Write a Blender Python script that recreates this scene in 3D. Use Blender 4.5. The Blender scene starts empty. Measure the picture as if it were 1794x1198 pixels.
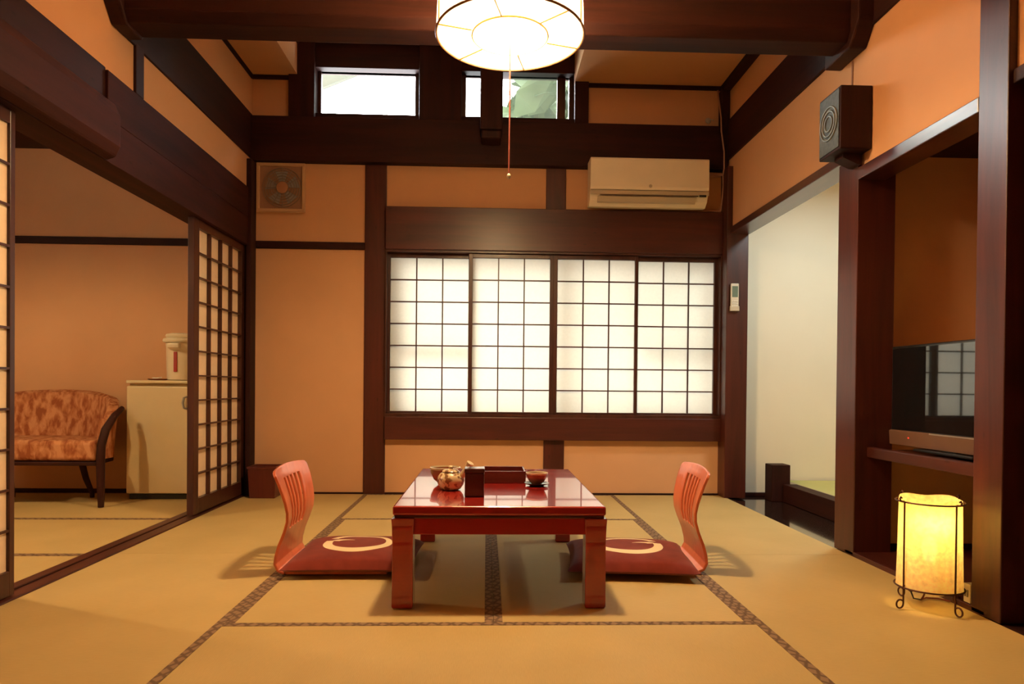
import bpy, bmesh, math, random
from mathutils import Vector, Matrix
random.seed(7)
PI = math.pi
C = bpy.context.scene.collection
SC = bpy.context.scene

# ------------------------------------------------------------------ camera, world, exposure
f_px, yaw, pitch, roll, cy_px = 1200.95, 0.0367, -0.0091, 0.0093, 688.79
cam_d = bpy.data.cameras.new('camera')
cam = bpy.data.objects.new('camera', cam_d); C.objects.link(cam)
cam_d.sensor_fit = 'HORIZONTAL'; cam_d.sensor_width = 36.0
cam_d.lens = f_px / 1794 * 36
cam_d.shift_y = (cy_px - 599) / 1794
cam_d.clip_start = 0.02
fw = Vector((math.sin(yaw)*math.cos(pitch), math.cos(yaw)*math.cos(pitch), math.sin(pitch)))
rt = Vector((math.cos(yaw), -math.sin(yaw), 0)); up = rt.cross(fw)
r2 = rt*math.cos(roll) + up*math.sin(roll); u2 = up*math.cos(roll) - rt*math.sin(roll)
M = Matrix((r2, u2, -fw)).transposed().to_4x4(); M.translation = Vector((0, 0, 0.8))
cam.matrix_world = M
SC.camera = cam

SKY, GLARE = 20.0, 105.0      # overcast sky plus an added bright lobe, back left, that lights the right wall
w = bpy.data.worlds.new('overcast_sky'); SC.world = w; w.use_nodes = True
w.node_tree.nodes['Background'].inputs[0].default_value = (0.93, 0.98, 1.0, 1)
_n = w.node_tree.nodes; _l = w.node_tree.links
_tc = _n.new('ShaderNodeTexCoord'); _dp = _n.new('ShaderNodeVectorMath'); _dp.operation = 'DOT_PRODUCT'
_dp.inputs[1].default_value = (-.52, .795, .31)
_mr = _n.new('ShaderNodeMapRange'); _mr.interpolation_type = 'SMOOTHSTEP'
for _i, _v in ((1, .84), (2, .99), (3, SKY), (4, SKY+GLARE)): _mr.inputs[_i].default_value = _v
_l.new(_tc.outputs['Generated'], _dp.inputs[0]); _l.new(_dp.outputs['Value'], _mr.inputs[0])
_l.new(_mr.outputs[0], _n['Background'].inputs[1])

SC.view_settings.view_transform = 'Standard'
SC.view_settings.look = 'None'
SC.view_settings.gamma = 1.0
SC.view_settings.use_curve_mapping = False
SC.view_settings.exposure = 0.0
LAMP_W, LAMP_C = 250.0, (1.0, 0.715, 0.385)
SIDE_W, SIDE_C = 56.0, (1.0, 0.70, 0.34)
ANDON_W, ANDON_C = 1.5, (1.0, 0.68, 0.17)
HALL_W, HALL_C = 22.5, (0.84, 1.0, 1.0)

def portal(name, x0, x1, z0, z1, y):
    d = bpy.data.lights.new(name, 'AREA'); d.shape = 'RECTANGLE'
    d.size = x1-x0; d.size_y = z1-z0; d.cycles.is_portal = True
    o = bpy.data.objects.new(name, d); C.objects.link(o)
    o.location = ((x0+x1)/2, y, (z0+z1)/2); o.rotation_euler = (-PI/2, 0, 0)
portal('daylight_portal', -1.27, -0.53, 2.80, 3.15, 5.30)
portal('daylight_portal', -0.19, 0.62, 2.80, 3.15, 5.30)

# ------------------------------------------------------------------ helpers
class MB:
    """collects shapes into one bmesh"""
    def __init__(s): s.bm = bmesh.new(); s.smooth = False
    def box(s, x0, x1, y0, y1, z0, z1, mi=0):
        v = [s.bm.verts.new(p) for p in ((x0,y0,z0),(x1,y0,z0),(x1,y1,z0),(x0,y1,z0),(x0,y0,z1),(x1,y0,z1),(x1,y1,z1),(x0,y1,z1))]
        for q in ((0,3,2,1),(4,5,6,7),(0,1,5,4),(1,2,6,5),(2,3,7,6),(3,0,4,7)):
            f = s.bm.faces.new([v[i] for i in q]); f.material_index = mi
        return s
    def prism(s, pts, axis, a, b):
        """polygon pts (2d) extruded along axis 'x','y','z' from a to b"""
        def P(p, t):
            return {'x': (t, p[0], p[1]), 'y': (p[0], t, p[1]), 'z': (p[0], p[1], t)}[axis]
        A = [s.bm.verts.new(P(p, a)) for p in pts]; B = [s.bm.verts.new(P(p, b)) for p in pts]
        n = len(pts)
        s.bm.faces.new(A[::-1]); s.bm.faces.new(B)
        for i in range(n): s.bm.faces.new((A[i], A[(i+1) % n], B[(i+1) % n], B[i]))
        return s
    def lathe(s, prof, c=(0,0,0), n=40, closed=False, cap0=True, cap1=True):
        """prof: list of (r,z)"""
        rings = []
        for r, z in prof:
            rings.append([s.bm.verts.new((c[0]+r*math.cos(2*PI*k/n), c[1]+r*math.sin(2*PI*k/n), c[2]+z)) for k in range(n)])
        for i in range(len(rings)-1):
            for k in range(n):
                s.bm.faces.new((rings[i][k], rings[i][(k+1) % n], rings[i+1][(k+1) % n], rings[i+1][k]))
        if cap0: s.bm.faces.new(rings[0][::-1])
        if cap1: s.bm.faces.new(rings[-1])
        s.smooth = True
        return s
    def tube(s, pts, r, n=8, closed=False):
        pts = [Vector(p) for p in pts]; rings = []
        m = len(pts); prev = None
        for i, p in enumerate(pts):
            if closed: t = pts[(i+1) % m] - pts[i-1]
            else: t = pts[min(i+1, m-1)] - pts[max(i-1, 0)]
            t.normalize()
            if prev is None:
                a = Vector((0,0,1)) if abs(t.z) < .9 else Vector((1,0,0))
                u = t.cross(a).normalized()
            else:
                u = (prev - t*prev.dot(t)).normalized()
            prev = u; v = t.cross(u)
            rr = r[i] if isinstance(r, (list, tuple)) else r
            rings.append([s.bm.verts.new(p + (u*math.cos(2*PI*k/n) + v*math.sin(2*PI*k/n))*rr) for k in range(n)])
        L = m if closed else m-1
        for i in range(L):
            A, B = rings[i], rings[(i+1) % m]
            for k in range(n): s.bm.faces.new((A[k], A[(k+1) % n], B[(k+1) % n], B[k]))
        if not closed: s.bm.faces.new(rings[0][::-1]); s.bm.faces.new(rings[-1])
        s.smooth = True
        return s
    def build(s, name, mat, parent=None, loc=(0,0,0), bevel=0, seg=2, smooth=None, off=None):
        bmesh.ops.recalc_face_normals(s.bm, faces=s.bm.faces)
        if off is not None: bmesh.ops.translate(s.bm, verts=s.bm.verts, vec=-Vector(off))
        me = bpy.data.meshes.new(name); s.bm.to_mesh(me); s.bm.free()
        for m_ in (mat if isinstance(mat, (list, tuple)) else [mat]): me.materials.append(m_)
        sm = s.smooth if smooth is None else smooth
        if sm:
            me.shade_smooth()
            try: me.set_sharp_from_angle(angle=math.radians(40))
            except Exception: pass
        o = bpy.data.objects.new(name, me); C.objects.link(o); o.location = loc
        if parent: o.parent = parent
        if bevel:
            b = o.modifiers.new('bevel', 'BEVEL'); b.width = bevel; b.segments = seg; b.limit_method = 'ANGLE'
        return o
def sheet(axis, c, a0, a1, z0, z1):
    """one thin sheet of paper"""
    b = MB()
    P = [(a0, z0), (a1, z0), (a1, z1), (a0, z1)]
    b.bm.faces.new([b.bm.verts.new((p[0], c, p[1]) if axis == 'y' else (c, p[0], p[1])) for p in P])
    return b
def circle(cx, cy, cz, r, n=32, axis='z', a0=0, a1=2*PI, full=True):
    out = []
    for k in range(n if full else n+1):
        a = a0 + (a1-a0)*k/n; c, s_ = r*math.cos(a), r*math.sin(a)
        out.append({'z': (cx+c, cy+s_, cz), 'y': (cx+c, cy, cz+s_), 'x': (cx, cy+c, cz+s_)}[axis])
    return out
def tag(o, label, cat, group=None):
    o['label'] = label; o['category'] = cat
    if group: o['group'] = group
    return o
def thing(name, label, cat, loc=(0,0,0), rz=0, group=None):
    o = bpy.data.objects.new(name, None); C.objects.link(o); o.empty_display_size = .1
    o.location = loc; o.rotation_euler = (0, 0, rz)
    return tag(o, label, cat, group)
def struct(o): o['kind'] = 'structure'; return o
TN = [0]
def trim(mat, *b, bevel=.004):
    TN[0] += 1
    return struct(MB().box(*b).build('trim_%d' % TN[0], mat, bevel=bevel))
def dup(root, loc, rz, label, group=None):
    r = root.copy(); C.objects.link(r); r.location = loc; r.rotation_euler = (0, 0, rz); r['label'] = label
    if group: r['group'] = group
    for ch in list(root.children):
        c = ch.copy(); C.objects.link(c); c.parent = r
        for g in ch.children:
            d = g.copy(); C.objects.link(d); d.parent = c
    return r

# ------------------------------------------------------------------ materials
def new_mat(name):
    m = bpy.data.materials.new(name); m.use_nodes = True
    nt = m.node_tree; b = nt.nodes['Principled BSDF']
    return m, nt, b
def N(nt, t, **kw):
    n = nt.nodes.new(t)
    for k, v in kw.items(): setattr(n, k, v)
    return n
def ramp(nt, stops):
    r = N(nt, 'ShaderNodeValToRGB'); e = r.color_ramp.elements
    while len(e) < len(stops): e.new(0.5)
    for i, (p, c) in enumerate(stops): e[i].position = p; e[i].color = (*c, 1)
    return r
def coords(nt, scale=(1,1,1), rot=(0,0,0)):
    tc = N(nt, 'ShaderNodeTexCoord'); mp = N(nt, 'ShaderNodeMapping')
    mp.inputs['Scale'].default_value = scale; mp.inputs['Rotation'].default_value = rot
    nt.links.new(tc.outputs['Object'], mp.inputs[0]); return mp.outputs[0]
def simple(name, col, rough=.5, metal=0, coat=0, coat_r=.1, spec=.5, var=.06, scale=8, bump=0, bscale=200):
    m, nt, b = new_mat(name)
    b.inputs['Roughness'].default_value = rough; b.inputs['Metallic'].default_value = metal
    b.inputs['Coat Weight'].default_value = coat; b.inputs['Coat Roughness'].default_value = coat_r
    b.inputs['Specular IOR Level'].default_value = spec
    v = coords(nt); n = N(nt, 'ShaderNodeTexNoise'); n.inputs['Scale'].default_value = scale; n.inputs['Detail'].default_value = 4
    nt.links.new(v, n.inputs[0])
    r = ramp(nt, [(.3, tuple(c*(1-var) for c in col)), (.7, tuple(min(1, c*(1+var)) for c in col))])
    nt.links.new(n.outputs[0], r.inputs[0]); nt.links.new(r.outputs[0], b.inputs['Base Color'])
    if bump:
        n2 = N(nt, 'ShaderNodeTexNoise'); n2.inputs['Scale'].default_value = bscale; n2.inputs['Detail'].default_value = 3
        nt.links.new(v, n2.inputs[0])
        bp = N(nt, 'ShaderNodeBump'); bp.inputs['Strength'].default_value = bump; bp.inputs['Distance'].default_value = .002
        nt.links.new(n2.outputs[0], bp.inputs['Height']); nt.links.new(bp.outputs[0], b.inputs['Normal'])
    return m
def wood(name, c0, c1, axis='x', rough=.35, coat=.3, coat_r=.25, scale=14, knots=True, bump=.15):
    m, nt, b = new_mat(name)
    k = {'x': (.07, 1, 1), 'y': (1, .07, 1), 'z': (1, 1, .07)}[axis]
    v = coords(nt, tuple(scale*q for q in k))
    n = N(nt, 'ShaderNodeTexNoise'); n.inputs['Scale'].default_value = 1; n.inputs['Detail'].default_value = 7; n.inputs['Roughness'].default_value = .65; n.inputs['Distortion'].default_value = .6
    nt.links.new(v, n.inputs[0])
    mid = tuple((a+b_)/2 for a, b_ in zip(c0, c1))
    r = ramp(nt, [(.28, c0), (.52, mid), (.75, c1)])
    nt.links.new(n.outputs[0], r.inputs[0])
    col = r.outputs[0]
    if knots:
        k2 = {'x': (.9, 2.6, 2.6), 'y': (2.6, .9, 2.6), 'z': (2.6, 2.6, .9)}[axis]
        v2 = coords(nt, k2); vo = N(nt, 'ShaderNodeTexVoronoi'); nt.links.new(v2, vo.inputs[0])
        r2_ = ramp(nt, [(.03, (.35, .3, .3)), (.09, (1, 1, 1))]); nt.links.new(vo.outputs['Distance'], r2_.inputs[0])
        mx = N(nt, 'ShaderNodeMix', data_type='RGBA', blend_type='MULTIPLY'); mx.inputs[0].default_value = .8
        nt.links.new(col, mx.inputs[6]); nt.links.new(r2_.outputs[0], mx.inputs[7]); col = mx.outputs[2]
    nt.links.new(col, b.inputs['Base Color'])
    b.inputs['Roughness'].default_value = rough; b.inputs['Coat Weight'].default_value = coat; b.inputs['Coat Roughness'].default_value = coat_r
    b.inputs['Specular IOR Level'].default_value = .38 if coat > .1 else .16
    bp = N(nt, 'ShaderNodeBump'); bp.inputs['Strength'].default_value = bump; bp.inputs['Distance'].default_value = .003
    nt.links.new(n.outputs[0], bp.inputs['Height']); nt.links.new(bp.outputs[0], b.inputs['Normal'])
    return m
def paper(name, col, trans, transp=0.0, fibre=.05):
    """washi paper: diffuse + translucent, optionally a little see-through"""
    m, nt, b = new_mat(name); nt.nodes.remove(b); out = nt.nodes['Material Output']
    v = coords(nt); n = N(nt, 'ShaderNodeTexNoise'); n.inputs['Scale'].default_value = 60; n.inputs['Detail'].default_value = 6
    nt.links.new(v, n.inputs[0])
    r = ramp(nt, [(.3, tuple(c*(1-fibre) for c in col)), (.7, col)]); nt.links.new(n.outputs[0], r.inputs[0])
    r2_ = ramp(nt, [(.3, tuple(c*(1-fibre) for c in trans)), (.7, trans)]); nt.links.new(n.outputs[0], r2_.inputs[0])
    d = N(nt, 'ShaderNodeBsdfDiffuse'); t = N(nt, 'ShaderNodeBsdfTranslucent'); a = N(nt, 'ShaderNodeAddShader')
    nt.links.new(r.outputs[0], d.inputs[0]); nt.links.new(r2_.outputs[0], t.inputs[0])
    nt.links.new(d.outputs[0], a.inputs[0]); nt.links.new(t.outputs[0], a.inputs[1])
    res = a.outputs[0]
    if transp:
        tr = N(nt, 'ShaderNodeBsdfTransparent'); mx = N(nt, 'ShaderNodeMixShader'); mx.inputs[0].default_value = transp
        nt.links.new(res, mx.inputs[1]); nt.links.new(tr.outputs[0], mx.inputs[2]); res = mx.outputs[0]
    nt.links.new(res, out.inputs[0]); return m
def emit(name, col, s):
    m, nt, b = new_mat(name)
    b.inputs['Base Color'].default_value = (*col, 1); b.inputs['Emission Color'].default_value = (*col, 1); b.inputs['Emission Strength'].default_value = s
    return m

DW0, DW1 = (.014, .0042, .0034), (.040, .0095, .0070)
RW0, RW1 = (.032, .0062, .0045), (.085, .016, .0095)
m_wx = wood('dark_timber_x', DW0, DW1, 'x', rough=.6, coat=0); m_wy = wood('dark_timber_y', DW0, DW1, 'y', rough=.6, coat=0); m_wz = wood('dark_timber_z', DW0, DW1, 'z', rough=.6, coat=0)
m_rx = wood('red_timber_x', RW0, RW1, 'x', rough=.42, coat=.12); m_ry = wood('red_timber_y', RW0, RW1, 'y', rough=.42, coat=.12); m_rz = wood('red_timber_z', RW0, RW1, 'z', rough=.38, coat=.15)
m_ly = wood('dark_red_timber_y', (.018, .0042, .0034), (.050, .010, .007), 'y', rough=.7, coat=0)
m_gy = wood('polished_timber_y', RW0, RW1, 'y', rough=.35, coat=.75, coat_r=.27, knots=False)
m_fr = wood('shoji_timber', (.030, .008, .005), (.075, .020, .012), 'z', rough=.4, coat=.15, knots=False)
m_plaster = simple('ochre_plaster', (.66, .375, .20), .95, var=.03, scale=3, bump=.12, bscale=350, spec=.2)
m_ceil = simple('ceiling_board', (.60, .34, .18), .9, var=.03, scale=2, spec=.2)
m_white = simple('pale_plaster', (.78, .72, .58), .95, var=.02, scale=3, spec=.2)
m_hallfl = wood('hall_floor_boards', (.016, .008, .006), (.030, .016, .012), 'y', rough=.12, coat=1, coat_r=.05, knots=False, bump=.02)
m_paperw = paper('window_washi', (.42, .40, .34), (.048, .0440, .0340))
m_paperd = paper('door_washi', (.66, .50, .34), (.24, .20, .14))
m_lampp = paper('lamp_washi', (.70, .62, .50), (.28, .25, .20), transp=.088)
m_lampb = paper('lamp_diffuser_washi', (.70, .62, .50), (.60, .55, .42), transp=.66)
m_andonp = paper('andon_washi', (.70, .56, .36), (.55, .46, .24), transp=.03, fibre=.30)

def tatami_mat(name, axis, c0=(.46, .335, .13), c1=(.56, .41, .17)):
    m, nt, b = new_mat(name)
    b.inputs['Roughness'].default_value = .6; b.inputs['Specular IOR Level'].default_value = .35
    sc = (30, 600, 1) if axis == 'y' else (600, 30, 1)   # rush runs across the long side
    v = coords(nt, sc); n = N(nt, 'ShaderNodeTexNoise'); n.inputs['Scale'].default_value = 1; n.inputs['Detail'].default_value = 3
    nt.links.new(v, n.inputs[0])
    v2 = coords(nt, (3, 3, 3)); n2 = N(nt, 'ShaderNodeTexNoise'); n2.inputs['Scale'].default_value = 1; n2.inputs['Detail'].default_value = 3
    nt.links.new(v2, n2.inputs[0])
    ad = N(nt, 'ShaderNodeMath', operation='MULTIPLY_ADD'); ad.inputs[1].default_value = .45; nt.links.new(n.outputs[0], ad.inputs[0])
    m2 = N(nt, 'ShaderNodeMath', operation='MULTIPLY'); m2.inputs[1].default_value = .55; nt.links.new(n2.outputs[0], m2.inputs[0]); nt.links.new(m2.outputs[0], ad.inputs[2])
    r = ramp(nt, [(.3, c0), (.7, c1)]); nt.links.new(ad.outputs[0], r.inputs[0]); nt.links.new(r.outputs[0], b.inputs['Base Color'])
    wv = N(nt, 'ShaderNodeTexWave', bands_direction='Y' if axis == 'y' else 'X'); wv.inputs['Scale'].default_value = 60; wv.inputs['Distortion'].default_value = .5
    nt.links.new(coords(nt), wv.inputs[0])
    bp = N(nt, 'ShaderNodeBump'); bp.inputs['Strength'].default_value = .10; bp.inputs['Distance'].default_value = .0015
    nt.links.new(wv.outputs[1], bp.inputs['Height']); nt.links.new(bp.outputs[0], b.inputs['Normal'])
    return m
m_tatx = tatami_mat('tatami_rush_x', 'x'); m_taty = tatami_mat('tatami_rush_y', 'y')
m_tatg = tatami_mat('tatami_rush_green', 'y', (.40, .40, .13), (.50, .48, .18))
def border_mat():
    m, nt, b = new_mat('tatami_border_cloth'); b.inputs['Roughness'].default_value = .8
    v = coords(nt, (34, 26, 1), (0, 0, .6)); vo = N(nt, 'ShaderNodeTexVoronoi', feature='DISTANCE_TO_EDGE'); vo.inputs['Scale'].default_value = 1; vo.inputs['Randomness'].default_value = .35
    nt.links.new(v, vo.inputs[0])
    r = ramp(nt, [(.10, (.115, .062, .030)), (.22, (.25, .155, .085))]); nt.links.new(vo.outputs[0], r.inputs[0]); nt.links.new(r.outputs[0], b.inputs['Base Color'])
    return m
m_border = border_mat()
m_lacq = wood('red_lacquer', (.30, .012, .010), (.42, .020, .014), 'x', rough=.22, coat=1, coat_r=.03, knots=False, bump=.0)
m_lacqd = wood('dark_lacquer', (.07, .010, .008), (.12, .016, .012), 'x', rough=.25, coat=1, coat_r=.06, knots=False, bump=.0)
m_zaisu = wood('zaisu_plywood', (.60, .13, .06), (.80, .21, .10), 'z', rough=.3, coat=.5, coat_r=.15, knots=False, bump=.03)
m_black = simple('black_plastic', (.012, .012, .013), .3)
m_screen = simple('dark_glass_screen', (.004, .006, .008), .04, coat=1, coat_r=.02, var=0)
m_iron = simple('brown_wrought_iron', (.10, .035, .02), .45, metal=.6)
m_acw = simple('cream_plastic', (.93, .83, .64), .4, var=.02)
m_acg = simple('greyed_cream_plastic', (.52, .43, .30), .45, var=.02)
m_fridge = simple('ivory_enamel', (.72, .60, .36), .35, var=.02)
m_pot = simple('ivory_pot_plastic', (.76, .66, .46), .35, var=.02)
m_red = simple('red_plastic', (.35, .03, .02), .4)
m_silver = simple('satin_metal', (.55, .52, .46), .3, metal=.9)
m_bronze = simple('bronze_plastic', (.16, .085, .055), .35, coat=.3)
m_grey = simple('grey_plastic', (.30, .29, .26), .5)
m_lcd = simple('green_grey_display', (.10, .16, .12), .2, coat=.5)
m_remote = simple('pale_remote_plastic', (.62, .55, .42), .4)
m_binw = wood('bin_wood', (.085, .014, .010), (.14, .025, .016), 'z', rough=.4, coat=.3, knots=False)
m_cable = simple('pinkish_cable', (.45, .24, .16), .6)
m_white2 = simple('white_plastic', (.75, .70, .60), .4)

# ------------------------------------------------------------------ dimensions
XL, XR, D = -1.72, 1.77, 5.09
XLP, XRP, DP = -1.735, 1.785, 5.105      # plaster faces
ZC = 3.06

# floor, ceilings, walls ------------------------------------------------
struct(MB().box(-4.3, 4.0, -1.6, 5.6, -.20, -.06).build('floor', m_wy))
struct(MB().box(1.80, 3.7, 3.42, 5.13, -.06, -.01).build('floor_hall', m_hallfl))
b = MB().box(-1.95, -1.44, -1.5, 5.12, ZC, ZC+.08).box(.67, 2.0, -1.5, 5.12, ZC, ZC+.08).box(-1.44, .67, -1.5, 2.96, ZC, ZC+.08)
b.box(-1.44, -1.40, 2.96, 5.12, ZC, 3.309).box(.63, .67, 2.96, 5.12, ZC, 3.309).box(-1.40, .63, 2.96, 3.0, ZC, 3.309).box(-1.44, .67, 2.96, 5.32, 3.31, 3.37)
struct(b.build('ceiling', m_ceil))
struct(MB().box(-4.2, -1.88, 1.2, 5.13, 2.50, 2.56).build('ceiling_left_room', m_wy))
struct(MB().box(1.9, 3.7, 3.34, 5.13, 2.42, 2.48).build('ceiling_hall', m_white))
# back wall with the shoji opening and the high window opening
b = MB()
y0, y1 = DP, DP+.07
b.box(-1.95, -.80, y0, y1, -.06, 2.74).box(-.80, 1.79, y0, y1, -.06, .5).box(-.80, 1.79, y0, y1, 1.85, 2.74).box(1.79, 1.86, y0, y1, -.06, 2.74)
b.box(-1.95, -1.35, y0, y1, 2.74, 3.4).box(.68, 1.86, y0, y1, 2.74, 3.4)
struct(b.build('wall_back', m_plaster))
struct(MB().box(1.86, 3.7, 5.13, 5.2, -.06, 2.5).build('wall_hall', m_white))
struct(MB().box(-4.2, -1.86, 5.12, 5.19, -.06, 2.56).build('wall_back_left_room', m_plaster))
struct(MB().box(-4.27, -4.2, 1.2, 5.19, -.06, 1.5).box(-4.27, -4.2, 1.2, 5.19, 2.25, 2.56).box(-4.27, -4.2, 1.2, 2.2, 1.5, 2.25).box(-4.27, -4.2, 3.6, 5.19, 1.5, 2.25).build('wall_left_room', m_plaster))
w6 = struct(MB().box(-4.26, -4.21, 2.2, 3.6, 1.5, 1.53).box(-4.26, -4.21, 2.2, 3.6, 2.22, 2.25).box(-4.26, -4.21, 2.2, 2.23, 1.53, 2.22).box(-4.26, -4.21, 3.57, 3.6, 1.53, 2.22).build('fill_window_6', m_fr))  # unseen window added for soft daylight fill in the left room
sheet('x', -4.235, 2.23, 3.57, 1.53, 2.22).build('paper_pane', m_paperd, w6)
struct(MB().box(-4.27, -1.9, 1.13, 1.2, -.06, 2.56).build('wall_front_left_room', m_plaster))
# left wall: plaster above the opening, solid near the camera
struct(MB().box(-1.86, XLP, 1.3, DP, 2.0, 3.3).box(-1.86, XLP, -1.5, 1.3, -.06, 3.3).build('wall_left', m_plaster))
# right wall
b = MB().box(XRP, 1.90, 3.3, DP, 1.97, 3.3).box(XRP, 1.90, 2.30, 3.3, 1.84, 3.3).box(1.80, 1.90, -1.5, 2.30, 1.88, 3.3).box(1.95, 2.02, -1.5, 2.36, -.06, 2.2).box(1.80, 1.95, -1.5, .6, -.06, 1.9)
struct(b.build('wall_right', m_plaster))
struct(MB().box(-1.95, 2.05, -1.6, -1.5, -.06, 3.4).build('wall_front', m_plaster))
# hall outer walls
struct(MB().box(3.6, 3.7, 3.3, 5.2, -.06, 2.5).build('wall_right_hall', m_white))
struct(MB().box(1.94, 3.7, 3.31, 3.345, -.06, 2.5).build('wall_between', m_plaster))
# niche shell
struct(MB().box(2.62, 2.68, 2.30, 3.32, -.06, 2.1).build('wall_niche_back', m_plaster))
struct(MB().box(1.92, 2.68, 2.30, 2.36, -.06, 2.1).build('wall_niche_near', m_plaster))
struct(MB().box(1.90, 2.68, 2.30, 3.32, 1.95, 2.01).build('ceiling_niche', m_wy))
struct(MB().box(1.77, 2.62, 2.36, 3.31, -.06, .02).build('floor_niche', m_ry, bevel=.003))
struct(MB().box(1.96, 2.62, 3.298, 3.31, .02, .045).build('baseboard_niche', m_wx))

# timber frame ---------------------------------------------------------
# back wall
trim(m_wx, XL, XR, 5.03, 5.20, 2.425, 2.745)                         # great tie beam
trim(m_rz, -.908, -.750, D, 5.15, 0, 2.425)                          # post left of window
trim(m_wz, -1.735, -1.700, 4.99, D+.01, 0, 2.42)                     # left corner post
trim(m_wx, -1.70, -.908, D-.004, 5.14, 1.80, 1.853)                  # rail, left bay
trim(m_rx, -.750, 1.745, 5.045, 5.15, 1.80, 2.113)                   # broad lintel over shoji
trim(m_rz, .427, .575, D, 5.15, 2.113, 2.425)                        # stub post above
trim(m_rx, -.750, 1.745, 5.05, 5.16, .407, .575)                     # broad sill rail
trim(m_rz, .425, .579, D, 5.15, 0, .407)                             # stub post below
trim(m_rz, 1.745, 1.905, 4.96, 5.13, 0, 2.43)                        # right corner post
trim(m_wz, 1.72, 1.78, 5.03, 5.11, 2.745, 3.02)
trim(m_wx, -1.70, -.908, D-.001, 5.11, 0, .012, bevel=.001)
trim(m_wx, -.75, 1.745, D-.001, 5.11, 0, .012, bevel=.001)
# ceiling mouldings
trim(m_wx, -1.735, -1.40, 5.08, 5.11, 3.035, 3.062)
trim(m_wx, .63, 1.78, 5.08, 5.11, 3.035, 3.062)
trim(m_wy, -1.740, -1.722, 3.36, 5.09, 3.03, 3.062)
trim(m_wy, 1.725, 1.786, 3.36, 5.09, 3.01, 3.062)
trim(m_wy, -1.405, -1.385, 3.0, 5.09, 3.28, 3.312)
# high window surround
trim(m_wz, -1.462, -1.275, 5.06, 5.22, 2.745, 3.31)
trim(m_wz, -.515, -.205, 5.06, 5.22, 2.745, 3.31)
trim(m_wz, -.045, .075, 5.10, 5.22, 2.745, 3.31)
trim(m_wz, .632, .733, 5.06, 5.22, 2.745, 3.31)
trim(m_wx, -1.29, -.50, 5.09, 5.22, 3.13, 3.31)
trim(m_wx, -.22, .64, 5.09, 5.22, 3.13, 3.31)
trim(m_wx, -1.29, .64, 5.10, 5.22, 2.745, 2.80)
# hanging strut in front of high window
TN[0] += 1
struct(MB().box(-.065, .095, 4.86, 5.03, 2.62, 3.32).box(-.055, .085, 4.87, 5.02, 2.56, 2.62).build('trim_%d' % TN[0], m_wz, bevel=.012))
# left wall
trim(m_ly, -1.88, XL, -1.4, 5.06, 1.80, 2.0)
trim(m_ly, -1.80, XL, 3.17, 5.06, 2.0, 2.215)
trim(m_wy, -1.80, XL-.01, -1.4, 3.17, 2.0, 2.225)
TN[0] += 1
struct(MB().prism([(-1.72, 1.80), (-1.675, 1.815), (-1.655, 1.86), (-1.655, 2.00), (-1.68, 2.055), (-1.72, 2.06)], 'y', -1.4, 3.16).build('trim_%d' % TN[0], m_ly, bevel=.01))
trim(m_ry, -1.87, -1.735, 1.3, 5.10, -.05, .006)                      # grooved threshold
trim(m_wy, -1.81, -1.80, 1.3, 5.05, .006, .010, bevel=0)
trim(m_wz, -1.74, -1.722, 3.42, 3.50, 2.215, 2.46)                    # little post above beam
trim(m_wy, -1.76, XL-.003, 3.36, 5.08, 2.445, 2.765)                  # upper beam left
trim(m_wz, -1.87, XL-.002, 5.02, 5.085, 0, 1.80)                      # jamb beside sliding door
trim(m_wx, -4.2, -1.88, 5.10, 5.12, 1.81, 1.863)                      # left room rail
trim(m_wx, -4.2, -1.88, 5.105, 5.12, 0, .03)
# cross beam
TN[0] += 1
struct(MB().prism([(3.19, 2.50), (3.22, 2.455), (3.36, 2.455), (3.385, 2.48), (3.385, 2.95), (3.36, 2.98), (3.22, 2.98), (3.19, 2.95)], 'x', -1.72, 1.765).build('trim_%d' % TN[0], m_wx, bevel=.006))
TN[0] += 1   # chamfered end of the cross beam on the left wall
struct(MB().prism([(3.15, 2.52), (3.22, 2.44), (3.36, 2.44), (3.41, 2.52), (3.41, 2.66), (3.15, 2.66)], 'x', -1.735, -1.66).build('trim_%d' % TN[0], m_wx, bevel=.01))
TN[0] += 1
struct(MB().prism([(3.12, 2.52), (3.20, 2.42), (3.44, 2.42), (3.44, 2.66), (3.12, 2.66)], 'x', 1.70, 1.785).build('trim_%d' % TN[0], m_wx, bevel=.008))
# right wall
trim(m_wy, XR-.005, 1.83, 3.40, 5.04, 2.50, 2.785)                     # upper beam right
trim(m_wy, XR, 1.83, -1.4, 3.16, 2.50, 2.615)
trim(m_gy, XR, 1.915, 3.41, 4.97, 1.935, 1.985)                        # lintel of the hall opening
trim(m_rz, XR, 1.955, 3.232, 3.415, 0, 1.93)                           # pillar between hall and niche
trim(simple('brown_joint', (.33, .15, .08), .8), XRP-.004, 1.80, 3.318, 3.33, 2.20, 2.42, bevel=.001)        # plaster joint strip
trim(m_gy, XR, 1.905, 2.43, 3.24, 1.81, 1.868)                         # lintel over niche
trim(m_rz, XR, 1.955, 2.286, 2.429, 0, 3.06)                           # near pillar
trim(m_wy, 1.785, 1.93, .6, 2.286, 1.85, 1.90)                         # lintel over closet
trim(m_ry, 1.83, 1.865, 2.429, 3.232, .478, .527)                      # shelf edge is kept with the shelf board below
trim(m_wy, XR, 1.90, -1.4, 3.40, -.05, -.004)
trim(m_hallfl, XR, 1.80, 3.40, 4.96, -.05, -.004, bevel=.002)
trim(m_wx, 1.905, 3.6, 5.115, 5.13, -.01, .018)                        # hall skirting
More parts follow.
